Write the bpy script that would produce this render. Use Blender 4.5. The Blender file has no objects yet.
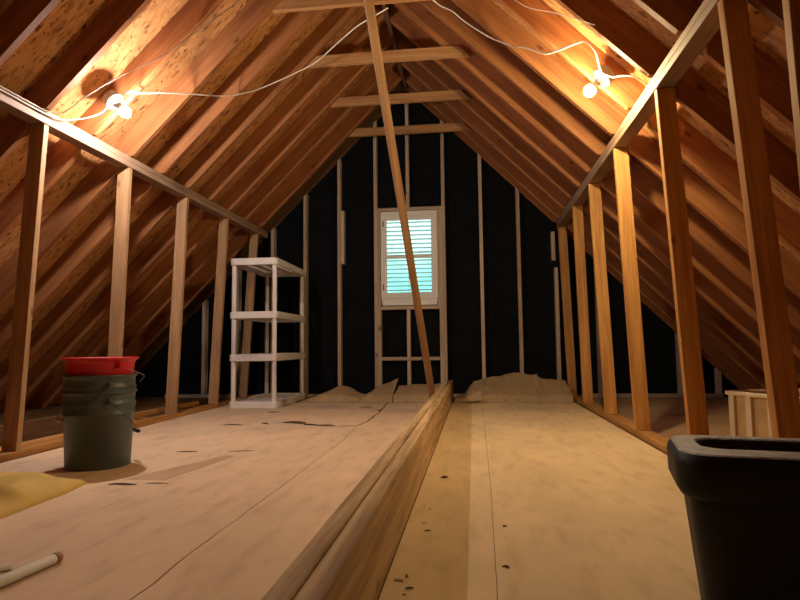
import bpy, bmesh, math, random
from mathutils import Vector, Matrix
random.seed(7)
S = bpy.context.scene
C = S.collection
XR = -0.72            # ridge line
AP = 3.56             # height of the rafter undersides at the ridge
GY = 6.60             # room face of the gable studs
V = Vector

# ------------------------------------------------------------------ helpers
def tag(o, label=None, cat=None, group=None, kind=None):
    if label: o['label'] = label
    if cat: o['category'] = cat
    if group: o['group'] = group
    if kind: o['kind'] = kind
    return o

def link(name, bm, m=None, parent=None, mat4=None, smooth=False):
    me = bpy.data.meshes.new(name)
    bmesh.ops.recalc_face_normals(bm, faces=bm.faces)
    bm.to_mesh(me); bm.free()
    if smooth:
        for p in me.polygons: p.use_smooth = True
    if m: me.materials.append(m)
    o = bpy.data.objects.new(name, me)
    C.objects.link(o)
    if mat4 is not None: o.matrix_world = mat4
    if parent:
        o.parent = parent
    return o

def empty(name, loc, rz=0.0):
    o = bpy.data.objects.new(name, None)
    o.empty_display_size = .1
    C.objects.link(o); o.location = loc; o.rotation_euler = (0, 0, rz)
    return o

def bevel(bm, w, seg=1):
    if w > 0:
        bmesh.ops.bevel(bm, geom=list(bm.edges), offset=w, segments=seg, affect='EDGES', profile=.5)

def box_into(bm, x0, x1, y0, y1, z0, z1):
    vs = [bm.verts.new(p) for p in [(x0,y0,z0),(x1,y0,z0),(x1,y1,z0),(x0,y1,z0),(x0,y0,z1),(x1,y0,z1),(x1,y1,z1),(x0,y1,z1)]]
    for f in [(0,3,2,1),(4,5,6,7),(0,1,5,4),(1,2,6,5),(2,3,7,6),(3,0,4,7)]:
        bm.faces.new([vs[i] for i in f])

def frame(p0, p1, wdir):
    """matrix whose local X runs p0->p1 and local Y is close to wdir"""
    x = (V(p1) - V(p0)).normalized()
    z = x.cross(V(wdir)).normalized()
    y = z.cross(x).normalized()
    M = Matrix((x, y, z)).transposed().to_4x4()
    M.translation = V(p0)
    return M

def board(name, p0, p1, w, t, wdir, m, parent=None, bev=.002):
    """a sawn board from p0 to p1 (its axis), w wide along wdir, t thick; a little bow so it is not dead straight"""
    L = (V(p1) - V(p0)).length
    bm = bmesh.new()
    box_into(bm, 0, L, -w/2, w/2, -t/2, t/2)
    bevel(bm, bev)
    return link(name, bm, m, parent, frame(p0, p1, wdir))

def prism_xz(name, pts, y0, y1, m, parent=None, axis=None, bev=.002):
    """polygon in the XZ plane swept from y0 to y1; axis = (dx,dz) of the grain, becomes local X"""
    bm = bmesh.new()
    a = [bm.verts.new((x, y0, z)) for x, z in pts]
    b = [bm.verts.new((x, y1, z)) for x, z in pts]
    n = len(pts)
    bm.faces.new(a); bm.faces.new(b[::-1])
    for i in range(n):
        j = (i+1) % n
        bm.faces.new([a[i], b[i], b[j], a[j]])
    bevel(bm, bev)
    M = Matrix.Identity(4)
    if axis:
        x = V((axis[0], 0, axis[1])).normalized(); y = V((0, 1, 0)); z = x.cross(y)
        M = Matrix((x, y, z)).transposed().to_4x4()
    M.translation = V((pts[0][0], y0, pts[0][1]))
    bmesh.ops.transform(bm, matrix=M.inverted(), verts=bm.verts)
    return link(name, bm, m, parent, M)

def lathe_into(bm, prof, n=40, cx=0, cy=0, closed=False):
    rings = []
    for r, z in prof:
        if r < 1e-5: rings.append([bm.verts.new((cx, cy, z))])
        else: rings.append([bm.verts.new((cx + r*math.cos(2*math.pi*k/n), cy + r*math.sin(2*math.pi*k/n), z)) for k in range(n)])
    prs = list(zip(rings, rings[1:]))
    if closed: prs.append((rings[-1], rings[0]))
    for a, b in prs:
        for k in range(n):
            j = (k+1) % n
            if len(a) == 1 and len(b) == 1: continue
            if len(a) == 1: bm.faces.new([a[0], b[k], b[j]])
            elif len(b) == 1: bm.faces.new([a[k], a[j], b[0]])
            else: bm.faces.new([a[k], a[j], b[j], b[k]])

def smooth_path(pts, sub=6):
    P = [V(p) for p in pts]
    if len(P) < 3: return P
    out = []
    for i in range(len(P)-1):
        p0 = P[max(i-1, 0)]; p1 = P[i]; p2 = P[i+1]; p3 = P[min(i+2, len(P)-1)]
        for k in range(sub):
            t = k/sub
            out.append(.5*((2*p1) + (p2-p0)*t + (2*p0-5*p1+4*p2-p3)*t*t + (3*p1-p0-3*p2+p3)*t**3))
    out.append(P[-1])
    return out

def tube_into(bm, pts, r, n=8, flat=1.0):
    P = [V(p) for p in pts]
    prev = None; rings = []
    up = V((.3, .2, 1)).normalized()
    for i, p in enumerate(P):
        d = (P[min(i+1, len(P)-1)] - P[max(i-1, 0)]).normalized()
        if prev is None: u = d.cross(up).normalized()
        else: u = (prev - d*prev.dot(d)).normalized()
        prev = u; w = d.cross(u)
        rings.append([bm.verts.new(p + u*r*math.cos(2*math.pi*k/n) + w*r*flat*math.sin(2*math.pi*k/n)) for k in range(n)])
    for a, b in zip(rings, rings[1:]):
        for k in range(n):
            j = (k+1) % n
            bm.faces.new([a[k], a[j], b[j], b[k]])
    bm.faces.new(rings[0][::-1]); bm.faces.new(rings[-1])

def rrect(w, d, r, n=8, cx=0, cy=0):
    out = []
    for sx, sy, a0 in ((1,1,0), (-1,1,90), (-1,-1,180), (1,-1,270)):
        for k in range(n+1):
            a = math.radians(a0 + 90*k/n)
            out.append((cx + sx*(w/2-r) + r*math.cos(a), cy + sy*(d/2-r) + r*math.sin(a)))
    return out

def loft_into(bm, loops, cap0=True, cap1=True):
    R = [[bm.verts.new(p) for p in lp] for lp in loops]
    for a, b in zip(R, R[1:]):
        n = len(a)
        for k in range(n):
            j = (k+1) % n
            bm.faces.new([a[k], a[j], b[j], b[k]])
    if cap0: bm.faces.new(R[0][::-1])
    if cap1: bm.faces.new(R[-1])

# ------------------------------------------------------------------ materials
def newmat(name):
    m = bpy.data.materials.new(name); m.use_nodes = True
    nt = m.node_tree; b = nt.nodes['Principled BSDF']
    return m, nt, b

def N(nt, t, **kw):
    n = nt.nodes.new(t)
    for k, v in kw.items():
        if k in n.inputs: n.inputs[k].default_value = v
        else: setattr(n, k, v)
    return n

def ramp(nt, stops):
    r = nt.nodes.new('ShaderNodeValToRGB')
    e = r.color_ramp.elements
    while len(e) < len(stops): e.new(.5)
    for i, (p, c) in enumerate(stops):
        e[i].position = p; e[i].color = (*c, 1) if len(c) == 3 else c
    return r

def mix(nt, a, b, fac, mode='MIX'):
    m = nt.nodes.new('ShaderNodeMix'); m.data_type = 'RGBA'; m.blend_type = mode
    def put(sock, v):
        if hasattr(v, 'is_linked') or hasattr(v, 'links'): nt.links.new(v, sock)
        elif isinstance(v, (int, float)): sock.default_value = v
        else: sock.default_value = (*v, 1)
    put(m.inputs[0], fac); put(m.inputs[6], a); put(m.inputs[7], b)
    return m.outputs[2]

def wood(name, light, dark, knot=(.09,.035,.012), rough=.65, vary=.25):
    """sawn softwood: grain along local X, soft streaks, scattered knots, board to board variation"""
    m, nt, b = newmat(name); L = nt.links.new
    tc = N(nt, 'ShaderNodeTexCoord'); oi = N(nt, 'ShaderNodeObjectInfo')
    sc = N(nt, 'ShaderNodeMath', operation='MULTIPLY'); L(oi.outputs['Random'], sc.inputs[0]); sc.inputs[1].default_value = 37.0
    add = N(nt, 'ShaderNodeVectorMath', operation='ADD'); L(tc.outputs['Object'], add.inputs[0]); L(sc.outputs[0], add.inputs[1])
    mp = N(nt, 'ShaderNodeMapping'); mp.inputs['Scale'].default_value = (.8, 14, 14); L(add.outputs[0], mp.inputs[0])
    n1 = N(nt, 'ShaderNodeTexNoise'); n1.inputs['Scale'].default_value = 1.6; n1.inputs['Detail'].default_value = 4; n1.inputs['Distortion'].default_value = .6
    L(mp.outputs[0], n1.inputs['Vector'])
    mp2 = N(nt, 'ShaderNodeMapping'); mp2.inputs['Scale'].default_value = (2.2, 70, 70); L(add.outputs[0], mp2.inputs[0])
    n2 = N(nt, 'ShaderNodeTexNoise'); n2.inputs['Scale'].default_value = 2.0; n2.inputs['Detail'].default_value = 2
    L(mp2.outputs[0], n2.inputs['Vector'])
    n3 = N(nt, 'ShaderNodeTexNoise'); n3.inputs['Scale'].default_value = 1.1; n3.inputs['Detail'].default_value = 2; L(add.outputs[0], n3.inputs['Vector'])
    r1 = ramp(nt, [(.3, dark), (.68, light)]); L(n1.outputs['Fac'], r1.inputs[0])
    r2 = ramp(nt, [(.35, (.74,.68,.62)), (.6, (1,1,1))]); L(n2.outputs['Fac'], r2.inputs[0])
    c = mix(nt, r1.outputs[0], r2.outputs[0], .75, 'MULTIPLY')
    r3 = ramp(nt, [(.3, (.78,.72,.68)), (.7, (1.08,1.06,1.02))]); L(n3.outputs['Fac'], r3.inputs[0])
    c = mix(nt, c, r3.outputs[0], .7, 'MULTIPLY')
    # knots
    mk = N(nt, 'ShaderNodeMapping'); mk.inputs['Scale'].default_value = (2.6, 5.5, 5.5); L(add.outputs[0], mk.inputs[0])
    vo = N(nt, 'ShaderNodeTexVoronoi'); vo.inputs['Scale'].default_value = 1.0; L(mk.outputs[0], vo.inputs['Vector'])
    rk = ramp(nt, [(.04, (.85,.85,.85)), (.07, (.35,.35,.35)), (.11, (0,0,0))]); L(vo.outputs['Distance'], rk.inputs[0])
    c = mix(nt, c, knot, rk.outputs[0])
    # board to board value
    rv = ramp(nt, [(0, (1-vary, 1-vary*1.1, 1-vary*1.2)), (1, (1+vary*.4, 1+vary*.4, 1+vary*.45))]); L(oi.outputs['Random'], rv.inputs[0])
    c = mix(nt, c, rv.outputs[0], 1.0, 'MULTIPLY')
    L(c, b.inputs['Base Color'])
    b.inputs['Roughness'].default_value = rough
    b.inputs['Specular IOR Level'].default_value = .3
    bp = N(nt, 'ShaderNodeBump'); bp.inputs['Strength'].default_value = .25; bp.inputs['Distance'].default_value = .004
    L(n2.outputs['Fac'], bp.inputs['Height']); L(bp.outputs[0], b.inputs['Normal'])
    return m

def flat(name, col, rough=.5, metal=0.0, spec=.4, bump=0, bscale=40, var=.0, vscale=6):
    m, nt, b = newmat(name); L = nt.links.new
    b.inputs['Roughness'].default_value = rough; b.inputs['Metallic'].default_value = metal
    b.inputs['Specular IOR Level'].default_value = spec
    tc = N(nt, 'ShaderNodeTexCoord')
    n = N(nt, 'ShaderNodeTexNoise'); n.inputs['Scale'].default_value = vscale; n.inputs['Detail'].default_value = 4
    L(tc.outputs['Object'], n.inputs['Vector'])
    lo = tuple(v*(1-var) for v in col); hi = tuple(v*(1+var) for v in col)
    r = ramp(nt, [(.3, lo), (.7, hi)]); L(n.outputs['Fac'], r.inputs[0]); L(r.outputs[0], b.inputs['Base Color'])
    if bump:
        n2 = N(nt, 'ShaderNodeTexNoise'); n2.inputs['Scale'].default_value = bscale; n2.inputs['Detail'].default_value = 3
        L(tc.outputs['Object'], n2.inputs['Vector'])
        bp = N(nt, 'ShaderNodeBump'); bp.inputs['Strength'].default_value = bump; bp.inputs['Distance'].default_value = .01
        L(n2.outputs['Fac'], bp.inputs['Height']); L(bp.outputs[0], b.inputs['Normal'])
    return m

def osb(name, tint=(1,1,1)):
    """oriented strand board: pale flakes of different directions with a few dark chips"""
    m, nt, b = newmat(name); L = nt.links.new
    tc = N(nt, 'ShaderNodeTexCoord')
    col = None
    for i, (rot, s) in enumerate((((0,0,.5), 38), ((0,0,1.9), 30))):
        mp = N(nt, 'ShaderNodeMapping'); mp.inputs['Rotation'].default_value = rot; mp.inputs['Scale'].default_value = (s*.5, s*1.5, s*.5)
        L(tc.outputs['Object'], mp.inputs[0])
        nz = N(nt, 'ShaderNodeTexNoise'); nz.inputs['Scale'].default_value = 1.2; L(mp.outputs[0], nz.inputs['Vector'])
        mx = N(nt, 'ShaderNodeVectorMath', operation='SCALE'); L(nz.outputs['Color'], mx.inputs[0]); mx.inputs[3].default_value = .9
        ad = N(nt, 'ShaderNodeVectorMath', operation='ADD'); L(mp.outputs[0], ad.inputs[0]); L(mx.outputs[0], ad.inputs[1])
        vo = N(nt, 'ShaderNodeTexVoronoi'); vo.inputs['Scale'].default_value = 1.0; L(ad.outputs[0], vo.inputs['Vector'])
        sp = N(nt, 'ShaderNodeSeparateColor'); L(vo.outputs['Color'], sp.inputs[0])
        r = ramp(nt, [(0, (.16,.07,.03)), (.06, (.25,.115,.045)), (.12, (.50,.27,.11)), (.55, (.60,.34,.14)), (1, (.72,.45,.21))])
        L(sp.outputs[0], r.inputs[0])
        col = r.outputs[0] if col is None else mix(nt, col, r.outputs[0], .5)
    mp = N(nt, 'ShaderNodeMapping'); mp.inputs['Scale'].default_value = (18, 28, 18); L(tc.outputs['Object'], mp.inputs[0])
    nz = N(nt, 'ShaderNodeTexNoise'); nz.inputs['Scale'].default_value = 1.7; nz.inputs['Detail'].default_value = 3; L(mp.outputs[0], nz.inputs['Vector'])
    rk = ramp(nt, [(.32, (1,1,1)), (.37, (0,0,0))]); L(nz.outputs['Fac'], rk.inputs[0])
    col = mix(nt, col, (.13,.05,.02), rk.outputs[0])
    mp3 = N(nt, 'ShaderNodeMapping'); mp3.inputs['Scale'].default_value = (7, 15, 7); mp3.inputs['Rotation'].default_value = (0, 0, .7); L(tc.outputs['Object'], mp3.inputs[0])
    nd = N(nt, 'ShaderNodeTexNoise'); nd.inputs['Scale'].default_value = 3.0; L(mp3.outputs[0], nd.inputs['Vector'])
    sc3 = N(nt, 'ShaderNodeVectorMath', operation='SCALE'); L(nd.outputs['Color'], sc3.inputs[0]); sc3.inputs[3].default_value = .7
    ad3 = N(nt, 'ShaderNodeVectorMath', operation='ADD'); L(mp3.outputs[0], ad3.inputs[0]); L(sc3.outputs[0], ad3.inputs[1])
    vo3 = N(nt, 'ShaderNodeTexVoronoi'); vo3.inputs['Scale'].default_value = 1.0; L(ad3.outputs[0], vo3.inputs['Vector'])
    rc = ramp(nt, [(.13, (1,1,1)), (.20, (0,0,0))]); L(vo3.outputs['Distance'], rc.inputs[0])
    col = mix(nt, col, (.17,.065,.03), rc.outputs[0])
    col = mix(nt, col, tint, 1.0, 'MULTIPLY')
    L(col, b.inputs['Base Color']); b.inputs['Roughness'].default_value = .75; b.inputs['Specular IOR Level'].default_value = .2
    return m

def kraft(name, col, var=.12, bump=.35):
    m, nt, b = newmat(name); L = nt.links.new
    tc = N(nt, 'ShaderNodeTexCoord')
    mp = N(nt, 'ShaderNodeMapping'); mp.inputs['Scale'].default_value = (1.6, .8, 1.6); L(tc.outputs['Object'], mp.inputs[0])
    n = N(nt, 'ShaderNodeTexNoise'); n.inputs['Scale'].default_value = 1.7; n.inputs['Detail'].default_value = 6; n.inputs['Roughness'].default_value = .6
    L(mp.outputs[0], n.inputs['Vector'])
    r = ramp(nt, [(.3, tuple(v*(1-var) for v in col)), (.7, tuple(v*(1+var) for v in col))]); L(n.outputs['Fac'], r.inputs[0])
    # dust and scuffs
    mp2 = N(nt, 'ShaderNodeMapping'); mp2.inputs['Scale'].default_value = (11, 3, 11); L(tc.outputs['Object'], mp2.inputs[0])
    n2 = N(nt, 'ShaderNodeTexNoise'); n2.inputs['Scale'].default_value = 1.5; n2.inputs['Detail'].default_value = 4; L(mp2.outputs[0], n2.inputs['Vector'])
    r2 = ramp(nt, [(.28, (.80,.76,.72)), (.5, (1,1,1))]); L(n2.outputs['Fac'], r2.inputs[0])
    c = mix(nt, r.outputs[0], r2.outputs[0], .7, 'MULTIPLY')
    # specks of debris
    vo = N(nt, 'ShaderNodeTexVoronoi'); vo.inputs['Scale'].default_value = 3.4; L(tc.outputs['Object'], vo.inputs['Vector'])
    rk = ramp(nt, [(.008, (1,1,1)), (.014, (0,0,0))]); L(vo.outputs['Distance'], rk.inputs[0])
    c = mix(nt, c, (.12,.06,.03), rk.outputs[0])
    L(c, b.inputs['Base Color']); b.inputs['Roughness'].default_value = .8; b.inputs['Specular IOR Level'].default_value = .2
    n3 = N(nt, 'ShaderNodeTexNoise'); n3.inputs['Scale'].default_value = 5; n3.inputs['Detail'].default_value = 5; L(tc.outputs['Object'], n3.inputs['Vector'])
    bp = N(nt, 'ShaderNodeBump'); bp.inputs['Strength'].default_value = bump; bp.inputs['Distance'].default_value = .012
    L(n3.outputs['Fac'], bp.inputs['Height']); L(bp.outputs[0], b.inputs['Normal'])
    return m

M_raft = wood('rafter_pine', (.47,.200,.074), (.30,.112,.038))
M_post = wood('stud_pine', (.70,.38,.125), (.47,.21,.06), knot=(.17,.06,.02))
M_postL = wood('pale_stud_pine', (.64,.41,.23), (.46,.26,.13), knot=(.17,.07,.03))
M_plate = wood('plate_pine', (.42,.29,.20), (.30,.19,.13), knot=(.10,.05,.03))
M_stud = wood('gable_stud_pine', (.66,.55,.44), (.50,.39,.30))
M_tie = wood('tie_pine', (.60,.34,.15), (.44,.22,.085))
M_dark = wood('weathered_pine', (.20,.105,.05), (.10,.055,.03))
M_beam = wood('beam_pine', (.80,.60,.34), (.40,.24,.105), knot=(.10,.05,.02), vary=.05)
M_brace = wood('brace_pine', (.50,.30,.16), (.34,.18,.09))
M_osb = osb('roof_strand_board', (.80,.66,.58))
M_sub = osb('subfloor_strand_board', (.30,.28,.28))
M_felt = flat('black_felt', (.006,.0072,.0090), rough=.9, spec=.1, bump=.2, bscale=9, var=.25)
M_paperL = kraft('floor_paper', (.73,.53,.36))
M_paperR = kraft('floor_paper_right', (.73,.55,.33))
M_paperW = kraft('curled_kraft', (.80,.60,.36), bump=.3)
M_paperD = flat('scrap_brown_and_edge_shade', (.16,.085,.045), rough=.8, var=.3)  # brown of debris chips; on tears it stands in for shadow under raised edges
M_bare = kraft('bare_strip', (.36,.22,.13))
M_worn = kraft('worn_strip', (.55,.36,.23))
M_white = flat('white_resin', (.82,.76,.73), rough=.45, var=.06)
M_wframe = flat('white_window_paint', (.80,.78,.75), rough=.45)
M_vinyl = flat('white_louver', (.80,.80,.80), rough=.5)
M_bucket = flat('grey_green_plastic', (.078,.106,.108), rough=.45, spec=.5, var=.12)
M_red = flat('red_plastic', (.62,.010,.015), rough=.35, spec=.5)
M_wire = flat('galvanised_wire', (.45,.43,.40), rough=.35, metal=.9)
M_wired = flat('dark_wire', (.03,.03,.03), rough=.4, metal=.5)
M_grip = flat('pale_plastic_grip', (.60,.48,.38), rough=.5)
M_cable = flat('white_cable_sheath', (.78,.72,.62), rough=.45)
M_cabled = flat('grey_cable_sheath', (.30,.25,.21), rough=.45)
M_box = flat('grey_steel_box', (.24,.24,.23), rough=.5, metal=.4)
M_porc = flat('white_porcelain', (.85,.85,.83), rough=.25)
M_bin = flat('black_bin_plastic', (.008,.010,.012), rough=.55, spec=.35, bump=.15, bscale=120)
M_rim = flat('ribbed_grey_bin_rim', (.28,.28,.33), rough=.4, spec=.5, bump=.5, bscale=140, var=.3, vscale=30)
M_crate = flat('cream_crate', (.62,.43,.18), rough=.55, var=.1)
M_cream = flat('pale_card', (.74,.62,.42), rough=.6)
M_cloth = flat('mustard_canvas', (.62,.42,.13), rough=.85, spec=.1, bump=.5, bscale=14, var=.12)
M_pvc = flat('white_pvc', (.74,.70,.64), rough=.35, var=.05)
M_cap = flat('tan_pipe_cap', (.42,.24,.12), rough=.6)
M_hinge = flat('hinge_metal', (.12,.10,.09), rough=.4, metal=.6)

def bulbmat(name, col, strength):
    m, nt, b = newmat(name)
    b.inputs['Base Color'].default_value = (.9,.9,.9,1)
    b.inputs['Emission Color'].default_value = (*col, 1); b.inputs['Emission Strength'].default_value = strength
    return m
M_bulbL = bulbmat('bulb_glow_soft_white', (1, .90, .84), 960)
M_bulbR = bulbmat('bulb_glow_warm', (1, .79, .42), 1040)

def glassmat():
    m = bpy.data.materials.new('window_glass'); m.use_nodes = True
    nt = m.node_tree; nt.nodes.clear(); L = nt.links.new
    out = N(nt, 'ShaderNodeOutputMaterial'); t = N(nt, 'ShaderNodeBsdfTransparent'); g = N(nt, 'ShaderNodeBsdfGlossy')
    t.inputs[0].default_value = (.93,.97,.96,1); g.inputs['Roughness'].default_value = .03
    mx = N(nt, 'ShaderNodeMixShader'); mx.inputs[0].default_value = .06
    L(t.outputs[0], mx.inputs[1]); L(g.outputs[0], mx.inputs[2]); L(mx.outputs[0], out.inputs[0])
    return m
M_glass = glassmat()

# ------------------------------------------------------------------ setting
YB = -2.6                                    # end of the attic behind the camera
def structure(o): o['kind'] = 'structure'; return o

bm = bmesh.new(); box_into(bm, -4.75, 3.31, YB, 6.95, -.06, 0)
structure(link('floor', bm, M_sub))

# roof deck: two slopes, 16 mm sheets resting on the rafters' top edges
DT = AP + .2195
def deck(sign):
    bm = bmesh.new()
    d = 4.0
    pts = [(XR, DT), (XR + sign*d, DT-d), (XR + sign*d, DT-d+.03), (XR, DT+.03)]
    o = prism_xz('ceiling', pts, YB, 6.95, M_osb, None, (sign, -1), bev=0)
    structure(o)
deck(-1); deck(1)

WX0, WX1, WZ0, WZ1 = -1.035, -.39, 1.03, 2.115
def gable(name, y0, y1, m, hole):
    bm = bmesh.new()
    zt = lambda x: DT - abs(x-XR)
    xs = [XR-3.9, WX0, XR, WX1, XR+3.9]
    def quad(poly):
        a = [bm.verts.new((x, y0, z)) for x, z in poly]; b = [bm.verts.new((x, y1, z)) for x, z in poly]
        bm.faces.new(a); bm.faces.new(b[::-1]); n = len(poly)
        for i in range(n):
            j = (i+1) % n; bm.faces.new([a[i], b[i], b[j], a[j]])
    if hole:
        quad([(xs[0], -.05), (WX0, -.05), (WX0, zt(WX0)), (xs[0], zt(xs[0])+.0)])
        quad([(WX1, -.05), (xs[4], -.05), (xs[4], zt(xs[4])), (WX1, zt(WX1))])
        quad([(WX0, -.05), (WX1, -.05), (WX1, WZ0), (WX0, WZ0)])
        quad([(WX0, WZ1), (WX1, WZ1), (WX1, zt(WX1)), (XR, zt(XR)), (WX0, zt(WX0))])
    else:
        quad([(xs[0], -.05), (xs[4], -.05), (xs[4], zt(xs[4])), (XR, zt(XR)), (xs[0], zt(xs[0]))])
    return structure(link(name, bm, m))
gable('wall_back', GY+.089, GY+.119, M_felt, True)
gable('wall_front', YB, YB+.03, M_osb, False)

# ------------------------------------------------------------------ rafters
RW = .154*math.sqrt(2)
PZ0, PZ1 = 1.852, 1.930               # underside and top of the doubled knee wall plates
PIN, POUT = 1.65, 1.739              # their room and eave faces, measured from the ridge line
def rafter_pts(sg):
    f = lambda d, z: (XR + sg*d, z)
    P = [f(.021, AP-.021)]
    P += [f(AP-PZ1-.001, PZ1+.001), f(POUT+.002, PZ1+.001), f(POUT+.002, AP-POUT-.002)] # seat cut over the plate
    P += [f(AP-.004, .004), f(AP+RW-.004, .004), f(.021, AP-.021+RW)]
    return P
ords = ['first','second','third','fourth','fifth','sixth','seventh','eighth','ninth','tenth','eleventh','twelfth','thirteenth']
NR = 13
YL = [6.31-.421*k for k in range(NR)]
YRt = [6.386-.421*k for k in range(NR)]
for sg, ys, side in ((-1, YL, 'left'), (1, YRt, 'right')):
    for k, y in enumerate(ys):
        o = prism_xz('rafter', rafter_pts(sg), y, y+.038, M_raft, None, (sg, -1), bev=.0015)
        extra = {7: ', behind the bulb', 12: ', the nearest'}.get(k, '')
        tag(o, 'pine rafter on the %s roof slope, %s out from the gable%s' % (side, ords[k], extra), 'rafter', 'rafters of the %s roof slope' % side)
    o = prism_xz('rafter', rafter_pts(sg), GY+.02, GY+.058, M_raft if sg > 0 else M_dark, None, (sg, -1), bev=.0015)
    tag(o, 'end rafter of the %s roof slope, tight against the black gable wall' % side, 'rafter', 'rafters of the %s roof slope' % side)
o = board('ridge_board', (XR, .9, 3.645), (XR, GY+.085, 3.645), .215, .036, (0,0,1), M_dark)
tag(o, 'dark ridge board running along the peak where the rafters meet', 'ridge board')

# ------------------------------------------------------------------ collar ties
tie_lab = {0: 'short pine collar tie nearest the gable window, lowest of the ties in view',
           2: 'pine collar tie, second one out from the black gable wall',
           4: 'pine collar tie, third one out from the gable, crossed by the white cable',
           6: 'pine collar tie at the top edge of the picture, behind the leaning board',
           8: 'pine collar tie overhead above the picture that carries the leaning board'}
for k in (0, 2, 4, 6, 8):
    y = YL[k] + .038 + .019
    e = AP-2.93-.012
    z0, z1 = 2.93, 3.019
    pts = [(XR-e-.11, z0), (XR+e+.11, z0), (XR+e+.02, z1), (XR-e-.02, z1)]
    o = prism_xz('collar_tie', pts, y-.019, y+.019, M_tie, None, (1, 0), bev=.0015)
    tag(o, tie_lab[k], 'collar tie', 'collar ties across the rafters')

# ------------------------------------------------------------------ knee walls
for sg, side in ((-1, 'left'), (1, 'right')):
    xc = XR + sg*(PIN+POUT)/2
    e = empty('top_plate', (xc, 1.0, PZ0))
    tag(e, 'doubled wooden top plate sloping back over the %s row of posts' % side, 'top plate')
    for z in (PZ0+.0195, PZ0+.0585):
        b_ = board('board', (xc, .9, z), (xc, GY-.01, z), .089, .0375, (1,0,0), M_plate)
        mw = b_.matrix_world.copy(); b_.parent = e; b_.matrix_parent_inverse = Matrix.Translation(-V((xc, 1.0, PZ0)))
    # sole plate on the floor
xs0, xs1 = -2.41, -2.50
o = board('sole_plate', (xs0-.0445, .9, .0205), (xs1-.0445, 6.58, .0205), .089, .037, (1,0,0), M_post)
tag(o, 'flat floor plate under the left row of posts, running behind the bucket', 'sole plate', None)
o = board('sole_plate', (1.025, .9, .0205), (1.045, 6.58, .0205), .089, .037, (1,0,0), M_post)
tag(o, 'flat floor plate under the right row of posts', 'sole plate', None)

def post(xb, yb, xt, yt, sg, label, grp, twist=0.0, name='knee_wall_post'):
    p0 = V((xb + sg*.0445, yb+.019, .0395)); p1 = V((xt + sg*.0445, yt+.019, PZ0-.001))
    wd = V((math.cos(twist), math.sin(twist), 0))
    o = board(name, p0, p1, .089, .038, wd, M_post if sg > 0 else M_postL, bev=.002)
    tag(o, label, 'post', grp)
    return o
Lp = [(2.93, 2.96, 'upright post at the far left edge of the picture, dark broad face, bright narrow edge'),
      (3.84, 3.79, 'tan upright post on the left, rising right behind the red pail'),
      (4.68, 4.63, 'upright post on the left, between the bucket and the white shelving'),
      (5.51, 5.46, 'upright post standing just left of the white shelving'),
      (6.29, 6.27, 'upright post standing behind the white shelving')]
for yb, yt, lab in Lp:
    x_b = xs0 + (xs1-xs0)*(yb-.9)/5.68 - .002
    post(x_b, yb, XR-PIN-.002, yt, -1, lab, 'posts of the left knee wall')
Rp = [(6.49, 6.49, 0, 'thin upright post on the right, farthest back against the gable corner'),
      (5.64, 5.53, 0, 'upright post on the right, second from the gable'),
      (4.71, 4.76, 0, 'upright post on the right, third from the gable, golden at the top'),
      (3.86, 3.90, 0, 'bright golden upright post on the right, fourth from the gable'),
      (3.04, 3.00, .04, 'reddish upright post on the right with a thin lit edge, behind the bin lid'),
      (2.20, 2.22, .12, 'large dark red upright post on the right, in front of the cream crate'),
      (1.80, 1.79, .0, 'upright post at the far right edge of the picture')]
for yb, yt, tw, lab in Rp:
    x_b = {3.04: 1.03, 2.20: 1.04}.get(yb, .985)
    post(x_b, yb, XR+PIN+.002, yt, 1, lab, 'posts of the right knee wall', tw)

# boards and joist ends lying behind the left plate
o = board('loose_board', (-2.60, 1.6, .0205), (-2.63, 4.3, .0205), .089, .037, (1,0,0), M_post)
tag(o, 'flat board lying behind the left floor plate, seen between first post and bucket', 'board')
o = board('loose_board', (-2.72, 1.8, .075), (-2.74, 4.05, .075), .14, .038, (0,0,1), M_dark)
tag(o, 'brown board standing on edge behind the left floor plate beside the bucket', 'board')
o = board('loose_board', (-2.66, 4.38, .06), (-2.63, 5.4, .06), .038, .038, (1,0,0), M_post)
tag(o, 'narrow strip of wood lying on blocks behind the third left post', 'board')
for y, lab in ((4.42, 'small wood block under a strip, just left of the third left post'), (5.3, 'small wood block under a strip, beside the fourth left post')):
    o = board('wood_block', (-2.70, y, .0205), (-2.58, y, .0205), .06, .037, (0,1,0), M_post)
    tag(o, lab, 'wood block')

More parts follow.
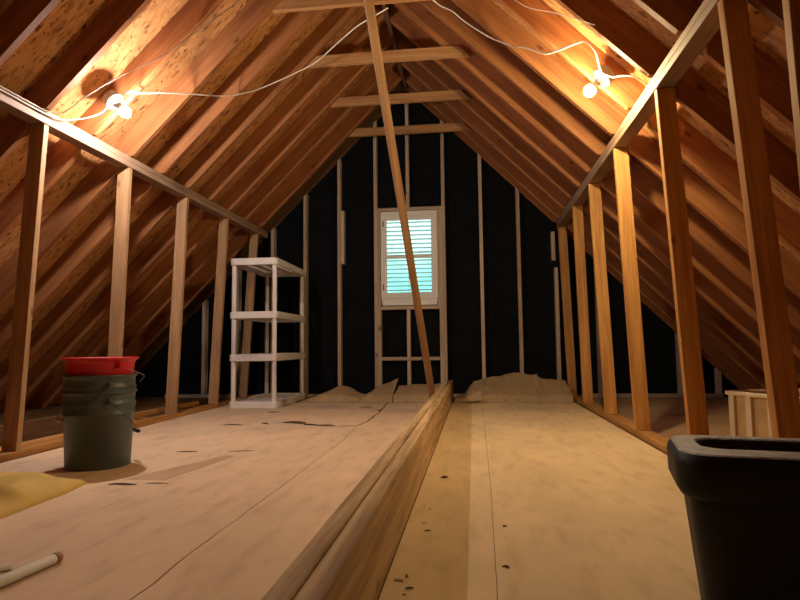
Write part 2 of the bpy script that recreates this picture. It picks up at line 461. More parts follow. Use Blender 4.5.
# ------------------------------------------------------------------ gable studs and window framing
def gstud(x0, z0, z1=None, lab='', y0=GY, name='wall_stud', m=None, w=.038, dep=.0885):
    """upright from z0 to the rafter line (or z1) with a bevelled top"""
    f = lambda x: AP - abs(x-XR) - .003
    a, b_ = x0, x0+w
    if z1 is None:
        pts = [(a, z0), (b_, z0), (b_, f(b_)), (a, f(a))]
        if a < XR < b_: pts = [(a, z0), (b_, z0), (b_, AP-.045), (a, AP-.045)]
    else: pts = [(a, z0), (b_, z0), (b_, z1), (a, z1)]
    o = prism_xz(name, pts, y0, y0+dep, m or M_stud, None, (0, 1), bev=.0015)
    tag(o, lab, 'stud', 'studs of the black gable wall'); return o
S0 = .0395
for x, lab in [(-1.945, 'pale stud on the black gable wall, just right of the white shelving'),
               (-1.54, 'pale stud on the gable wall with a short block nailed beside it'),
               (-1.113, 'pale full height stud just left of the gable window'),
               (-.335, 'pale full height stud just right of the gable window'),
               (.085, 'pale stud on the gable wall, first one right of the window framing'),
               (.497, 'pale stud on the gable wall, second one right of the window framing'),
               (-2.335, 'gable stud seen above the white shelving at the end of the left plate'),
               (-2.76, 'grey gable stud in the shade beyond the left posts'),
               (-3.17, 'grey gable stud in the low corner beyond the left posts'),
               (1.33, 'grey gable stud in the shade, first one beyond the right posts'),
               (1.74, 'grey gable stud in the shade, second one beyond the right posts'),
               (2.15, 'short grey gable stud in the low corner, third beyond the right posts'),
               (2.53, 'shortest grey gable stud low under the right eave')]:
    gstud(x, S0, None, lab)
gstud(.895, S0, 1.42, 'lower half of the broken stud beside the right corner of the gable')
gstud(.872, 1.50, 1.82, 'short upper stud hanging beside the right plate end at the gable')
o = prism_xz('nailed_block', [(-1.500, 1.53), (-1.462, 1.53), (-1.462, 2.15), (-1.500, 2.15)], GY+.002, GY+.09-.003, M_stud, None, (0,1))
tag(o, 'short wood block nailed to the side of a stud left of the window', 'wood block')
o = prism_xz('wall_stud', [(XR-.019, 2.160), (XR+.019, 2.160), (XR+.019, 3.50), (XR-.019, 3.50)], GY, GY+.0885, M_stud, None, (0,1))
tag(o, 'centre stud rising from the window header up to the ridge', 'stud', 'studs of the black gable wall')
gstud(-1.0745, S0, 2.119, 'pale jack stud tight against the left side of the gable window')
gstud(-.3745, S0, 2.119, 'pale jack stud tight against the right side of the gable window')
gstud(-.745, .4555, .989, 'short cripple stud under the window sill, above the crosspiece')
gstud(-.745, S0, .4145, 'short cripple stud under the window, below the crosspiece')
def hor(name, z, x0, x1, lab, t=.038):
    o = board(name, (x0, GY+.0445, z), (x1, GY+.0445, z), .0885, t, (0,1,0), M_stud)
    tag(o, lab, 'framing board')
hor('window_header', 2.139, -1.0745, -.336, 'horizontal header board directly over the gable window')
hor('sill_board', 1.009, -1.0355, -.376, 'horizontal sill board directly under the gable window')
hor('crosspiece', .435, -1.0355, -.376, 'horizontal crosspiece low below the gable window')
hor('sole_plate', .0205, XR-2.9, XR+3.3, 'floor plate along the foot of the black gable wall', .037)

# ------------------------------------------------------------------ window with louvred shutters
FX0, FX1 = -1.03, -.391
w = empty('window_1', ((FX0+FX1)/2, GY, 1.045)); structure(w)
def wp(name, bm, m, par=None, sm=False):
    bmesh.ops.translate(bm, vec=-w.location, verts=bm.verts)
    return link(name, bm, m, par or w, None, sm)
bm = bmesh.new()                                            # casing
for a in [(FX0, FX0+.028, -.02,.085, 1.11, 2.092), (FX1-.028, FX1, -.02,.085, 1.11, 2.092), (FX0+.028, FX1-.028, -.02,.085, 2.06, 2.092), (FX0+.028, FX1-.028, -.02,.085, 1.11, 1.14), (-1.0355, FX0, .03,.085, 1.029, 2.119), (FX1, -.3755, .03,.085, 1.029, 2.119), (FX0, FX1, .03,.085, 2.092, 2.119), (FX0, FX1, .081,.088, 1.029, 1.12)]:
    box_into(bm, a[0], a[1], GY+a[2], GY+a[3], a[4], a[5])
wp('window_frame', bm, M_wframe)
bm = bmesh.new(); box_into(bm, FX0+.012, FX1-.008, GY-.015, GY+.08, 1.035, 1.078); bevel(bm, .003); wp('window_sill', bm, M_wframe)
bm = bmesh.new(); box_into(bm, FX0+.004, FX1-.004, GY-.005, GY+.07, 1.078, 1.11); wp('sill_trim', bm, M_wframe)
# sash
bm = bmesh.new()
for a in [(FX0+.029, -.963, 1.142, 2.058), (-.458, FX1-.029, 1.142, 2.058), (-.963, -.458, 2.007, 2.058), (-.963, -.458, 1.568, 1.612), (-.963, -.458, 1.142, 1.182)]:
    box_into(bm, a[0], a[1], GY-.012, GY+.02, a[2], a[3])
shut = wp('shutter', bm, M_wframe)
for z0, z1 in ((1.612, 2.007), (1.182, 1.568)):
    bm = bmesh.new(); n = 8; p = (z1-z0)/n
    for i in range(n):
        zc = z0 + p*(i+.5)
        b2 = bmesh.new(); box_into(b2, -.963, -.458, -.019, .019, -.0022, .0022)
        bmesh.ops.transform(b2, matrix=Matrix.Translation((0, GY+.004, zc)) @ Matrix.Rotation(math.radians(-17), 4, 'X'), verts=b2.verts)
        me = bpy.data.meshes.new('t'); b2.to_mesh(me); b2.free(); bm.from_mesh(me); bpy.data.meshes.remove(me)
    lv = wp('louver_panel', bm, M_vinyl, w)
for z in (1.24, 1.97):
    bm = bmesh.new(); box_into(bm, FX0+.020, FX0+.032, GY-.026, GY-.0125, z-.035, z+.035); bevel(bm, .002); wp('hinge', bm, M_hinge)
bm = bmesh.new(); box_into(bm, FX0+.029, FX1-.029, GY+.058, GY+.063, 1.142, 2.058); wp('pane', bm, M_glass)
bm = bmesh.new(); box_into(bm, XR-.006, XR+.006, GY+.048, GY+.056, 1.142, 1.60); box_into(bm, FX0+.029, FX1-.029, GY+.048, GY+.056, 1.58, 1.605); wp('muntin', bm, M_vinyl)

# ------------------------------------------------------------------ beam along the floor and the leaning board
e = empty('floor_beam', (-.275, 1.0, 0)); tag(e, 'long doubled timber beam lying along the middle of the floor', 'beam')
def child(o, par):
    o.parent = par; o.matrix_parent_inverse = par.matrix_basis.inverted(); return o
BZ = .205
for (x, y0, y1) in ((-.254, YB+.1, 4.05), (-.254, 4.054, 5.75), (-.303, YB+.1, 2.9), (-.302, 2.904, 5.95)):
    b_ = board('board', (x, y0, BZ/2+.001), (x, y1, BZ/2+.001), BZ, .0435, (0,0,1), M_beam, bev=.003)
    child(b_, e)
b_ = board('end_block', (-.254, 5.754, BZ/2+.001), (-.254, 6.40, BZ/2+.001), BZ, .046, (0,0,1), M_raft, bev=.003); child(b_, e)
b_['label'] = 'reddish end block of the beam'

B0 = V((-.352, 5.215, .004)); B1 = V((-.607, 3.155, 2.90))
d = (B1-B0).normalized()
o = board('leaning_board', B0 + d*.02, B1 - d*.035, .052, .036, (1, .55, 0), M_brace, bev=.002)
tag(o, 'long thin board leaning from the floor beside the beam up past the collar ties', 'board')

# ------------------------------------------------------------------ floor paper
from mathutils import noise
def jag(pts, amp, step=.07, seed=1):
    rnd = random.Random(seed); out = []
    for a, b in zip(pts, pts[1:]):
        L = math.hypot(b[0]-a[0], b[1]-a[1]); n = max(1, int(L/step))
        for i in range(n):
            t = i/n; j = amp*(rnd.random()-.5)*2 if (i or out) else 0
            out.append((a[0]+(b[0]-a[0])*t + j, a[1]+(b[1]-a[1])*t + j*.5))
    out.append(pts[-1]); return out
def sheet(name, pts, m, lab, th=.0016, z=.0004, cat='floor paper', grp=None):
    bm = bmesh.new()
    a = [bm.verts.new((x, y, z)) for x, y in pts]; f = bm.faces.new(a)
    r = bmesh.ops.extrude_face_region(bm, geom=[f])
    bmesh.ops.translate(bm, vec=(0,0,th), verts=[v for v in r['geom'] if isinstance(v, bmesh.types.BMVert)])
    bmesh.ops.triangulate(bm, faces=[g for g in bm.faces if len(g.verts) > 4])
    o = link(name, bm, m); tag(o, lab, cat, grp); return o
seam = [(-.80, -1.5), (-.805, .9), (-.806, 1.30), (-.800, 1.42), (-.812, 1.55), (-.809, 2.2), (-.815, 3.0), (-.820, 3.65), (-.862, 4.28)]
curve = [(-.862, 4.28), (-.835, 4.55), (-.842, 5.2), (-.88, 5.9), (-.90, 6.05)]
left_b = [(-2.405, -1.5), (-2.415, 1.5), (-2.43, 3.0), (-2.47, 4.6), (-2.49, 5.98)]
js = jag(seam, .0025, .09, 3); jc = jag(curve, .006, .08, 5)
tear = [(-2.47, 4.62), (-2.2, 4.60), (-1.75, 4.52), (-1.48, 4.43), (-1.29, 4.37), (-1.15, 4.28), (-1.0, 4.25), (-.862, 4.28)]
jt = jag(tear, .006, .07, 8)
sheet('floor_paper', js + [p for p in reversed(jt[1:-1])] + list(reversed(left_b[:4])), M_paperL, 'tan floor paper under the bucket, left of the long seam')
sheet('floor_paper', [(x+.0035+(.010*abs(noise.noise(V((0, y*14, 3)))) if y < 1.75 else 0), y) for x, y in js] + [(x+.012, y) for x, y in jc[1:]] + [(-.335, 6.05), (-.332, -1.5)], M_paperL, 'tan floor paper strip between the long seam and the left side of the beam')
sheet('floor_paper', [(x-.002, y+.004+(.014+.16*abs(noise.noise(V((x*5, 2, 1)))))*max(0, min(1, (x+1.55)*6))) for x, y in jt] + [(x-.004, y) for x, y in jc[1:]] + [(-2.49, 6.05)], M_paperL, 'tan floor paper under the white shelving at the back left')
rs = [(.03, -1.5), (.032, 1.0), (.04, 1.41), (.056, 2.62), (.06, 4.0), (.06, 6.02)]
jr = jag(rs, .0015, .1, 11)
sheet('floor_paper', [(-.228, -1.5)] + jr + [(-.228, 6.02)], M_paperR, 'tan floor paper strip directly right of the beam')
sheet('floor_paper', [(x+.002, y) for x, y in jr] + [(.975, 6.02), (.975, -1.5)], M_paperR, 'wide tan floor paper between the right seam and the right posts')
# old boards past the knee wall
sheet('floor_panel', [(1.12, -1.5), (3.0, -1.5), (3.0, 6.55), (1.12, 6.55)], M_bare, 'brown floor sheeting beyond the right row of posts', .004)

def gridsheet(name, x0, x1, y0, y1, nx, ny, zf, m, lab, cat='paper', th=.0015, mask=None, xf=None, smooth=False):
    bm = bmesh.new(); g = {}
    for i in range(nx+1):
        for j in range(ny+1):
            u, v = i/nx, j/ny
            x = x0+(x1-x0)*u; y = y0+(y1-y0)*v
            if xf: x, y = xf(x, y, u, v)
            g[i, j] = bm.verts.new((x, y, zf(x, y, u, v)))
    for i in range(nx):
        for j in range(ny):
            if mask and not mask((i+.5)/nx, (j+.5)/ny): continue
            bm.faces.new([g[i,j], g[i+1,j], g[i+1,j+1], g[i,j+1]])
    for v_ in [v_ for v_ in bm.verts if not v_.link_faces]: bm.verts.remove(v_)
    r = bmesh.ops.solidify(bm, geom=list(bm.faces), thickness=th)
    o = link(name, bm, m, None, None, smooth); tag(o, lab, cat); return o

from mathutils import noise
def crinkle(x, y, s=6, a=.012, seed=0.0): return a*abs(noise.noise(V((x*s+seed, y*s*1.3, seed)))) + a*.5*noise.noise(V((x*s*2.7+seed, y*s*2.3, 4)))
def interp(x, tab):
    if x <= tab[0][0]: return tab[0][1]
    for (a, fa), (b, fb) in zip(tab, tab[1:]):
        if x <= b: return fa + (fb-fa)*(x-a)/(b-a)
    return tab[-1][1]
# the papers curl up against the gable: a low ledge, then a slope to a ragged top edge
def curl(tab, seed):
    def zf(x, y, u, v):
        top = interp(x, tab)
        if v < .12: z = .003 + .072*(v/.12)**.8 * min(1, top/.09)
        else: z = .075*min(1, top/.09) + max(0, top-.075)*((v-.12)/.88)**1.25
        return max(.004, z) + crinkle(x, y, 5, .020, seed)*min(1, v*3)*min(1, top/.1)
    return zf
tabR = [(-.21, .03), (-.10, .06), (-.03, .17), (.05, .20), (.2, .225), (.35, .25), (.50, .27), (.60, .245), (.68, .265), (.72, .225), (.95, .215)]
gridsheet('kraft_paper', -.205, .96, 6.02, 6.575, 24, 9, curl(tabR, 1.7), M_paperW, 'wide brown kraft paper curled up against the gable right of the beam', mask=lambda u, v: not (u > .75 and v > .9))
tabL1 = [(-1.83, .02), (-1.72, .045), (-1.62, .09), (-1.50, .135), (-1.42, .125), (-1.3, .075), (-1.2, .04)]
gridsheet('kraft_paper', -1.83, -1.19, 6.06, 6.57, 16, 8, curl(tabL1, 5.1), M_paperW, 'low crumpled kraft paper heap at the foot of the gable beside the shelving')
tabL2 = [(-1.18, .045), (-1.05, .14), (-.95, .17), (-.88, .205), (-.845, .215)]
gridsheet('kraft_paper', -1.185, -.845, 6.05, 6.57, 9, 7, curl(tabL2, 8.3), M_paperW, 'kraft paper flap rising to a point below the window')
tabL3 = [(-.84, .14), (-.6, .15), (-.35, .155)]
gridsheet('kraft_paper', -.835, -.335, 6.06, 6.57, 9, 7, curl(tabL3, 2.2), M_paperW, 'kraft paper flap below the window, against the left side of the beam')
# folded over corner beside the beam end
gridsheet('kraft_scrap', -.20, .06, 5.93, 6.012, 12, 6, lambda x, y, u, v: .006 + .085*u*(1-abs(2*v-1))*1.1 + .03*u, M_paperW, 'folded kraft paper corner right beside the end of the beam')

# torn slivers and scraps: small curled strips, shadow of raised edges put into their dark colour
def scrap(x, y, L, W, ang, h, lab, m=None, seed=0):
    bm = bmesh.new(); n = 10; rnd = random.Random(seed)
    rows = []
    for i in range(n+1):
        t = i/n; wv = W*math.sin(math.pi*(.08+.84*t))**.8*(.25+1.1*rnd.random())
        row = []
        for k in range(5):
            s = k/4 - .5
            lift = h*(.35+.65*math.sin(math.pi*t))*(s+.5)**1.4 + .0015
            row.append(bm.verts.new((L*(t-.5), wv*s + .15*W*math.sin(6*t+seed), lift)))
        rows.append(row)
    for a, b in zip(rows, rows[1:]):
        for k in range(4): bm.faces.new([a[k], b[k], b[k+1], a[k+1]])
    bmesh.ops.solidify(bm, geom=list(bm.faces), thickness=.001)
    o = link('paper_scrap', bm, m or M_paperD, None, Matrix.Translation((x, y, .0025)) @ Matrix.Rotation(ang, 4, 'Z'))
    tag(o, lab, 'paper scrap', 'torn paper scraps on the floor'); return o
def scrap_px(): pass
SC = [(-1.50, 2.40, .15, .028, .05, .010, 'shadow-dark torn paper sliver nearest the bucket, right of its foot'),
      (-1.36, 2.43, .12, .014, .10, .006, 'thin torn paper sliver just right of the darkest one near the bucket'),
      (-1.60, 3.17, .14, .020, .1, .008, 'small torn paper sliver to the right of the bucket, half way up its side'),
      (-1.30, 3.21, .17, .014, .2, .006, 'thin torn sliver on the floor midway between bucket and beam'),
      (-1.80, 4.28, .19, .016, -.05, .010, 'torn paper sliver in front of the white shelving, left one'),
      (-1.58, 4.36, .12, .020, -.6, .012, 'short bent paper sliver in front of the white shelving'),
      (-1.37, 4.42, .22, .050, .05, .020, 'larger curled paper scrap right of the white shelving'),
      (-1.21, 4.30, .12, .045, -.05, .016, 'shadow-dark curled scrap at the end of the curved tear'),
      (-1.02, 5.55, .14, .03, 0, .012, 'small scrap on the floor in front of the low kraft heap'),
      (-1.78, 5.12, .12, .02, .2, .010, 'small shadow-dark scrap at the right front corner of the shelving'),
      (-.19+.05, 2.63, .055, .03, .1, .012, 'dark chip of debris on the floor right of the beam'),
      (.085, 1.95, .03, .02, .6, .006, 'tiny chip of debris near the right floor seam'),
      (.070, 1.60, .035, .02, -.4, .008, 'dark chip of debris at the right floor seam, nearest the camera'),
      (-.86, 5.3, .10, .02, 1.45, .010, 'shadow-dark curled edge of paper on the curved tear near the gable')]
for i, (x, y, L, W, a, h, lab) in enumerate(SC): scrap(x, y, L*.85 if x < -.3 else L*.6, W*.5, a, h*.6, lab, None, i)
sheet('paper_strip', jag([(-1.55, 2.50), (-1.36, 2.50), (-1.34, 2.62), (-1.28, 3.08), (-1.33, 3.10), (-1.47, 2.75), (-1.55, 2.50)], .006, .06, 4)[:-1], M_worn, 'darker brown worn strip on the floor paper right of the bucket', .0006, .0021, 'paper strip')
rnd = random.Random(5)
for i in range(9):
    o = scrap(-.218 + .05*rnd.random()+.015, 1.3 + .9*rnd.random(), .012+.012*rnd.random(), .008, rnd.random()*3, .003, 'tiny splinter on the floor along the right foot of the beam', M_paperD, 20+i)
    o['group'] = 'splinters beside the beam'; o['category'] = 'splinter'; o.name = 'wood_splinter'

# ------------------------------------------------------------------ white resin shelving
SX, SY = -2.345, 5.43; SW, SD = .475, 1.05
sh = empty('shelving_unit', (SX+SW/2, SY+SD/2, .002), math.radians(1.2))
tag(sh, 'white plastic four-tier shelving unit standing empty at the back left', 'shelving unit')
SWH = [.0, .447, .857, 1.375]
for z in SWH:
    bm = bmesh.new()
    T = .066
    loft_into(bm, [[(x, y, z+.001) for x, y in rrect(SW-.006, SD-.006, .035)], [(x, y, z+.004) for x, y in rrect(SW, SD, .038)],
                   [(x, y, z+T-.004) for x, y in rrect(SW, SD, .038)], [(x, y, z+T) for x, y in rrect(SW-.008, SD-.008, .034)],
                   [(x, y, z+T) for x, y in rrect(SW-.03, SD-.03, .024)], [(x, y, z+T-.012) for x, y in rrect(SW-.036, SD-.036, .022)],
                   [(x, y, z+.012) for x, y in rrect(SW-.040, SD-.040, .022)], [(x, y, z+.001) for x, y in rrect(SW-.044, SD-.044, .022)]], False, False)
    sv = link('shelf', bm, M_white, sh, None, False)
    # moulded lattice deck with slots
    bm = bmesh.new()
    nx, ny = 6, 15; ax, ay = SW-.04, SD-.04
    for i in range(nx+1):
        x = -ax/2 + ax*i/nx; box_into(bm, x-.013 if i else x, x+.013 if i < nx else x, -ay/2, ay/2, z+T-.022, z+T-.010)
    for j in range(ny+1):
        y = -ay/2 + ay*j/ny; box_into(bm, -ax/2, ax/2, y-.013 if j else y, y+.013 if j < ny else y, z+T-.021, z+T-.011)
    for x in (-.08, .08): box_into(bm, x-.004, x+.004, -ay/2, ay/2, z+.015, z+T-.022)
    link('shelf_lattice', bm, M_white, sv)
for a in range(3):
    z0, z1 = SWH[a]+.067, SWH[a+1]
    for sx in (-1, 1):
        for sy in (-1, 1):
            bm = bmesh.new()
            lathe_into(bm, [(0, z0-.012), (.020, z0-.012), (.0205, z0), (.0225, z0+.02), (.0225, z1-.02), (.0205, z1+.002), (.020, z1+.01), (0, z1+.01)], 16, sx*(SW/2-.036), sy*(SD/2-.036))
            o = link('shelf_leg', bm, M_white, sh, None, True)

# ------------------------------------------------------------------ buckets
BX, BY = -1.875, 2.79
def bucket_mesh(h=.37, rb=.148, rt=.172, ribs=True):
    bm = bmesh.new()
    rr = lambda z: rb + (rt-.008-rb)*z/h
    prof = [(0, .006), (rb-.012, .006), (rb-.010, 0), (rb-.002, 0), (rr(.01), .006), (rr(h-.115), h-.115)]
    if ribs:
        for z in (h-.112, h-.062):
            prof += [(rr(z)+.006, z), (rr(z)+.006, z+.004), (rr(z)+.002, z+.007)]
        prof += [(rr(h-.03), h-.03)]
    prof += [(rr(h-.012), h-.012), (rt, h-.010), (rt, h), (rt-.007, h), (rt-.010, h-.005), (rb-.004, .012), (0, .010)]
    lathe_into(bm, prof, 56)
    return bm
def bail(r, z, drop, rad=.0018, tilt=0.0, grip=True):
    """wire handle hanging down one side"""
    pts = []
    for k in range(25):
        a = math.pi*k/24
        pts.append((r*math.cos(a), -r*1.38*math.sin(a)*math.cos(drop), z - r*1.38*math.sin(a)*math.sin(drop)))
    return pts
def make_bucket(z, h, rot, lab, drop, grip_m, rimlab):
    t = empty('bucket', (BX, BY, z), rot); tag(t, lab, 'bucket', None)
    link('bucket_body', bucket_mesh(h), M_bucket, t, None, True)
    for s in (-1, 1):
        bm = bmesh.new(); lathe_into(bm, [(0, 0), (.012, 0), (.012, .012), (.006, .014), (0, .014)], 14)
        bmesh.ops.transform(bm, matrix=Matrix.Translation((s*.166, 0, h-.045)) @ Matrix.Rotation(s*math.pi/2, 4, 'Y'), verts=bm.verts)
        link('handle_lug', bm, M_bucket, t, None, True)
    bm = bmesh.new(); pts = bail(.183, h-.045, drop); tube_into(bm, pts, .0016, 8)
    hd = link('handle', bm, M_wired, t, None, True)
    bm = bmesh.new(); tube_into(bm, pts[10:15], .009, 10); gr = link('handle_grip', bm, grip_m, hd, None, True)
    return t
make_bucket(.002, .372, math.radians(138), 'lower grey-green plastic bucket standing on the floor paper at the left', math.radians(44), M_wired, '')
make_bucket(.083, .372, math.radians(-42), 'upper grey-green plastic bucket nested in the lower one, holding the red pail', math.radians(43), M_grip, '')
# red pail set into the top
t = empty('red_pail', (BX, BY, .262)); tag(t, 'bright red plastic pail nested in the top of the grey buckets', 'pail')
bm = bmesh.new()
lathe_into(bm, [(0, .0), (.118, 0), (.122, .004), (.155, .205), (.158, .250), (.164, .262), (.178, .268), (.179, .276), (.172, .277), (.160, .266), (.153, .25), (.117, .006), (0, .006)], 56)
link('pail_body', bm, M_red, t, None, True)
bm = bmesh.new(); pts = [(.150, -.075, .240), (.195, -.045, .214), (.233, -.012, .190), (.238, -.006, .184), (.232, .002, .178), (.205, .02, .158), (.188, .04, .152)]
tube_into(bm, smooth_path(pts, 2), .0018, 8); link('handle', bm, M_wire, t, None, True)
bm = bmesh.new(); box_into(bm, .128, .158, -.088, -.066, .225, .250); bevel(bm, .004); link('handle_lug', bm, M_red, t)

# ------------------------------------------------------------------ mustard canvas, pipes
def canvas():
    nx, ny = 30, 44
    def zf(x, y, u, v):
        e_ = min(u, 1-u, v, 1-v)
        base = .040*min(1, e_*9)**.5
        fold = .034*math.exp(-((y-2.02-.35*(x+1.75))/.035)**2) + .012*math.exp(-((x+1.80+.2*(y-2.1))/.05)**2)
        return .004 + base + fold*min(1, e_*8) + .026*noise.noise(V((x*7, y*6, 1)))*min(1, e_*8)
    def xf(x, y, u, v):
        return x + .02*noise.noise(V((0, y*3, 5)))*(u > .9) - .30*max(0, v-.82)*(u), y + .25*(1-u)*0
    bm = bmesh.new(); g = {}
    for i in range(nx+1):
        for j in range(ny+1):
            u, v = i/nx, j/ny
            x, y = xf(-2.30 + .67*u, 1.35 + 1.22*v - .14*u*(v > .0)*v, u, v)
            g[i, j] = (bm.verts.new((x, y, zf(x, y, u, v))), bm.verts.new((x, y, .0022)))
    for i in range(nx):
        for j in range(ny):
            q = [g[i,j], g[i+1,j], g[i+1,j+1], g[i,j+1]]
            bm.faces.new([a[0] for a in q]); bm.faces.new([a[1] for a in reversed(q)])
    for i in range(nx):
        for j in (0, ny): bm.faces.new([g[i,j][0], g[i+1,j][0], g[i+1,j][1], g[i,j][1]])
    for j in range(ny):
        for i in (0, nx): bm.faces.new([g[i,j][0], g[i,j+1][0], g[i,j+1][1], g[i,j][1]])
    o = link('canvas_cloth', bm, M_cloth, None, None, True)
    tag(o, 'folded mustard yellow canvas cloth on the floor in front of the bucket', 'cloth')
canvas()
def pipe(name, p0, p1, r, lab, cap=True):
    e = empty(name, p0); tag(e, lab, 'pipe')
    d = V(p1)-V(p0); Ln = d.length
    Rm = d.to_track_quat('Z', 'Y').to_matrix().to_4x4()
    bm = bmesh.new(); lathe_into(bm, [(r*.8, 0), (r, 0), (r, Ln), (r*.8, Ln)], 24, closed=True); bmesh.ops.transform(bm, matrix=Rm, verts=bm.verts)
    link('tube', bm, M_pvc, e, None, True)
    if cap:
        bm = bmesh.new(); lathe_into(bm, [(0, -.016), (r*.7, -.016), (r*1.05, -.010), (r*1.12, 0), (r*1.12, .006), (r*1.0, .008), (0, .008)], 24); bmesh.ops.transform(bm, matrix=Rm, verts=bm.verts)
        c = link('end_cap', bm, M_cap, e, None, True); c['label'] = 'tan end cap'
pipe('plastic_pipe', (-1.137, 1.520, .0165), (-1.200, 1.03, .0165), .0140, 'white plastic pipe with a tan end on the floor at lower left')
pipe('plastic_pipe', (-1.225, 1.47, .0110), (-1.42, 1.24, .0110), .0085, 'thinner pale pipe beside the capped pipe at the left picture edge', False)

# ------------------------------------------------------------------ black bin with lid
a = math.radians(-12)
bn = empty('storage_bin', (.606, 1.338, .002), a); tag(bn, 'black plastic bin with a ribbed grey lid rim, front right corner', 'bin')
bm = bmesh.new()
loft_into(bm, [[(x, y, 0) for x, y in rrect(.262, .170, .045)], [(x, y, .008) for x, y in rrect(.272, .180, .05)],
               [(x, y, .29) for x, y in rrect(.330, .228, .055)], [(x, y, .345) for x, y in rrect(.335, .232, .055)],
               [(x, y, .345) for x, y in rrect(.325, .222, .05)], [(x, y, .012) for x, y in rrect(.262, .17, .045)]], True, True)
link('bin_body', bm, M_bin, bn, None, True)
bm = bmesh.new()
loft_into(bm, [[(x, y, .268) for x, y in rrect(.340, .256, .055)], [(x, y, .272) for x, y in rrect(.356, .272, .06)], [(x, y, .288) for x, y in rrect(.374, .288, .066)],
               [(x, y, .335) for x, y in rrect(.378, .292, .068)], [(x, y, .350) for x, y in rrect(.372, .286, .066)], [(x, y, .357) for x, y in rrect(.360, .274, .062)]], False, False)
# recessed middle panel
loft_into(bm, [[(x, y, .357) for x, y in rrect(.262, .150, .05, cy=.020)], [(x, y, .352) for x, y in rrect(.250, .138, .046, cy=.020)], [(x, y, .326) for x, y in rrect(.242, .130, .044, cy=.020)]], False, True)
lid = link('bin_lid', bm, M_bin, bn, None, True)
bm = bmesh.new()
A = [(x, y, .357) for x, y in rrect(.360, .274, .062)]; B = [(x, y, .360) for x, y in rrect(.352, .266, .058)]
Cc = [(x, y, .360) for x, y in rrect(.270, .158, .053, cy=.020)]; D = [(x, y, .357) for x, y in rrect(.262, .150, .05, cy=.020)]
loft_into(bm, [A, B, Cc, D], False, False)
o = link('lid_rim', bm, M_rim, lid, None, False); o['label'] = 'grey ribbed rim of the lid'

# ------------------------------------------------------------------ cream crate behind the right posts
cr = empty('cream_crate', (1.155, 2.88, .005), math.radians(-72)); tag(cr, 'open cream crate with upright ribs, standing behind the right posts', 'crate')
LX, LY, HZ = .52, .36, .355
bm = bmesh.new()
for q in [(0, LX, 0, .008), (0, LX, LY-.008, LY), (0, .008, .008, LY-.008), (LX-.008, LX, .008, LY-.008)]:
    box_into(bm, q[0], q[1], q[2], q[3], 0, HZ)
box_into(bm, .008, LX-.008, .008, LY-.008, 0, .008)
link('crate_shell', bm, M_crate, cr)
bm = bmesh.new()
for x in (.0, .10, .22, .36, .49):
    box_into(bm, x, x+.03, -.012, -.0005, .0, HZ-.019)
link('ribs', bm, M_cream, cr)
bm = bmesh.new()
box_into(bm, -.015, LX+.01, -.018, .012, HZ-.018, HZ); box_into(bm, -.015, .010, .012, LY+.015, HZ-.018, HZ); box_into(bm, -.015, LX+.01, LY, LY+.015, HZ-.018, HZ); box_into(bm, LX-.005, LX+.01, .012, LY, HZ-.018, HZ)
bevel(bm, .003); o = link('crate_rim', bm, M_cream, cr); o['label'] = 'paler rim'
# pale card standing up out of it
bm = bmesh.new()
P = [(1.375, 2.66, .42), (1.36, 2.66, .548), (1.62, 2.62, .55), (1.64, 2.62, .22), (1.45, 2.65, .22), (1.405, 2.66, .385)]
f = bm.faces.new([bm.verts.new(p) for p in P]); bmesh.ops.solidify(bm, geom=[f], thickness=.006)
o = link('card_sheet', bm, M_cream); tag(o, 'pale sheet of card sticking up from the crate at the right edge', 'card')

# ------------------------------------------------------------------ bulbs on their boxes
def lamp(c, sg, label, mb):
    """c = middle of the lampholder's plate; the axis points out of the slope into the room"""
    n = V((-sg, 0, -1)).normalized()
    e = empty('ceiling_bulb', c); tag(e, label, 'lamp', None)
    Rm = n.to_track_quat('Z', 'Y').to_matrix().to_4x4()
    def part(nm, prof, m, seg=32):
        bm = bmesh.new(); lathe_into(bm, prof, seg); bmesh.ops.transform(bm, matrix=Rm, verts=bm.verts)
        return link(nm, bm, m, e, None, seg > 8)
    part('junction_box', [(0, -.045), (.052, -.045), (.054, -.042), (.054, -.002), (0, -.002)], M_box, 8)
    part('lampholder', [(0, 0), (.056, 0), (.058, .003), (.055, .008), (.040, .014), (.024, .020), (.022, .040), (.019, .044), (0, .044)], M_porc)
    part('bulb_base', [(0, .038), (.014, .040), (.015, .055), (.024, .070), (.0300, .083), (.0290, .084), (0, .084)], M_porc)
    part('bulb', [(0, .0845), (.0300, .0845), (.0318, .092), (.0325, .102), (.030, .115), (.022, .127), (.011, .133), (0, .135)], mb)
    return e
lamp((-2.165, 3.285, 2.100), -1, 'glowing bare bulb on a round holder, on the left roof slope', M_bulbL)
lamp((.757, 3.374, 2.090), 1, 'glowing bare bulb on a round holder with a grey box, right roof slope', M_bulbR)

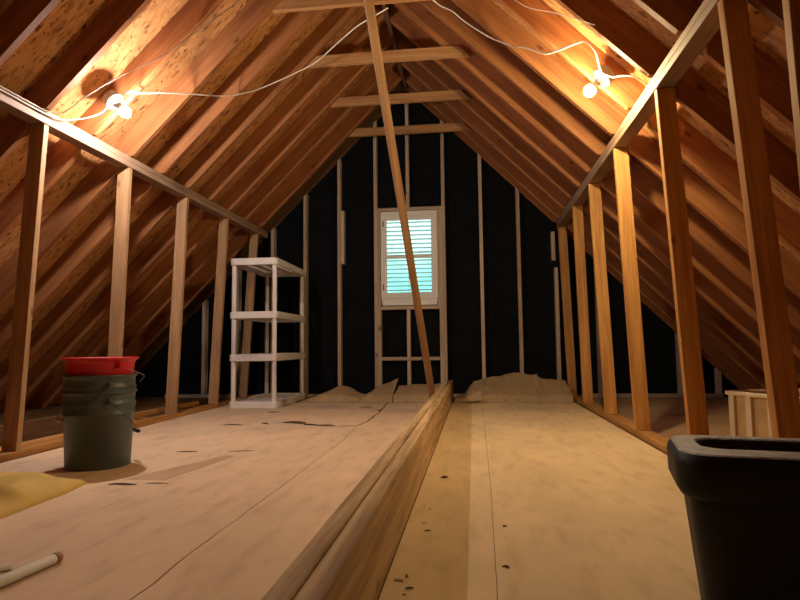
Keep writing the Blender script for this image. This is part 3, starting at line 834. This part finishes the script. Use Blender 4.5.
# ------------------------------------------------------------------ cables
def cable(pts, r, m, lab, flatn=.6):
    bm = bmesh.new(); P = smooth_path(pts, 6); o0 = P[0].copy()
    tube_into(bm, [p-o0 for p in P], r, 8, flatn)
    o = link('cable', bm, m, None, Matrix.Translation(o0), True); tag(o, lab, 'cable'); return o
cable([(-2.120, 3.34, 2.172), (-2.06, 3.31, 2.17), (-2.054, 3.375, 2.186), (-1.983, 3.547, 2.257), (-1.91, 3.744, 2.33), (-1.796, 4.059, 2.444), (-1.708, 4.222, 2.532), (-1.618, 4.347, 2.622), (-1.341, 4.45, 2.79), (-1.179, 4.38, 2.825), (-1.045, 4.25, 2.84), (-.81, 4.05, 2.885), (-.66, 3.95, 2.90), (-.545, 3.90, 2.926)],
      .0055, M_cable, 'white cable swooping from the left bulb across to the collar ties')
cable([(-2.3625, 1.9, 1.918), (-2.3625, 2.3, 1.916), (-2.3625, 2.538, 1.918), (-2.3625, 2.75, 1.917), (-2.362, 2.92, 1.918), (-2.335, 3.01, 1.928), (-2.302, 3.04, 1.948), (-2.21, 3.063, 2.03), (-2.101, 3.12, 2.139), (-1.985, 3.203, 2.255), (-1.867, 3.295, 2.373), (-1.686, 3.37, 2.554), (-1.464, 3.457, 2.776), (-1.248, 3.48, 2.992), (-1.1, 3.5, 3.13)],
      .0045, M_cabled, 'thin grey cable rising from the left plate up the roof, above the bulb')
cable([(-2.3625, 1.9, 1.902), (-2.3625, 2.4, 1.898), (-2.3625, 2.7, 1.902), (-2.3625, 2.9, 1.900), (-2.35, 3.06, 1.910), (-2.291, 3.15, 1.945), (-2.245, 3.21, 1.985), (-2.212, 3.25, 2.028), (-2.185, 3.27, 2.09)],
      .006, M_cable, 'white cable lying along the left plate up to the left bulb')
cable([(-.42, 3.80, 3.03), (-.30, 3.92, 3.03), (-.19, 3.985, 2.965), (-.10, 3.955, 2.895), (-.015, 3.95, 2.81), (.15, 3.866, 2.64), (.284, 3.736, 2.506), (.372, 3.618, 2.418), (.462, 3.519, 2.328), (.525, 3.357, 2.265), (.58, 3.193, 2.21), (.617, 3.108, 2.173), (.669, 3.122, 2.125), (.715, 3.25, 2.100), (.74, 3.325, 2.11)],
      .0055, M_cable, 'white cable sagging from the top collar tie to the right bulb')
cable([(.05, 3.30, 2.75), (.19, 3.287, 2.61), (.271, 3.264, 2.529), (.349, 3.224, 2.451), (.486, 3.067, 2.314), (.633, 2.934, 2.167)],
      .003, M_cable, 'very thin pale wire up the right slope, nearer than the white cable')
cable([(.765, 3.325, 2.085), (.784, 3.24, 2.03), (.814, 3.16, 1.998), (.849, 3.10, 1.965), (.885, 3.10, 1.945), (.925, 3.14, 1.938)],
      .0055, M_cable, 'short cable from the right bulb box down to the right plate')

# ------------------------------------------------------------------ daylight outside the window
wd = bpy.data.worlds.new('World'); S.world = wd; wd.use_nodes = True
nt = wd.node_tree; bg = nt.nodes['Background']; L = nt.links.new
tc = nt.nodes.new('ShaderNodeTexCoord'); sp = nt.nodes.new('ShaderNodeSeparateXYZ'); L(tc.outputs['Generated'], sp.inputs[0])
nz = nt.nodes.new('ShaderNodeTexNoise'); nz.inputs['Scale'].default_value = 24; nz.inputs['Detail'].default_value = 4; L(tc.outputs['Generated'], nz.inputs['Vector'])
ma = nt.nodes.new('ShaderNodeMath'); ma.operation = 'MULTIPLY_ADD'; L(nz.outputs['Fac'], ma.inputs[0]); ma.inputs[1].default_value = .10; L(sp.outputs['Z'], ma.inputs[2])
r = nt.nodes.new('ShaderNodeValToRGB'); L(ma.outputs[0], r.inputs[0])
e = r.color_ramp.elements; e[0].position = .15; e[0].color = (.16,.55,.50,1); e[1].position = .27; e[1].color = (.62,.95,.92,1)
L(r.outputs[0], bg.inputs['Color']); bg.inputs['Strength'].default_value = 1.6

# ------------------------------------------------------------------ camera
cam = bpy.data.cameras.new('Camera'); co = bpy.data.objects.new('Camera', cam); C.objects.link(co)
right = V((0.99220623, 0.12409384, -0.01129199)); up = V((0.02078376, -0.07546247, 0.99693202)); fwd = V((-0.122861, 0.98939685, 0.07745347))
Mx = Matrix((right, up, -fwd)).transposed().to_4x4(); Mx.translation = V((0, 0, .58))
co.matrix_world = Mx
cam.sensor_width = 36; cam.lens = 590/800*36; cam.clip_start = .02
S.camera = co
S.view_settings.view_transform = 'Standard'; S.view_settings.look = 'None'; S.view_settings.gamma = 1
S.view_settings.use_curve_mapping = False
S.view_settings.exposure = 0.88
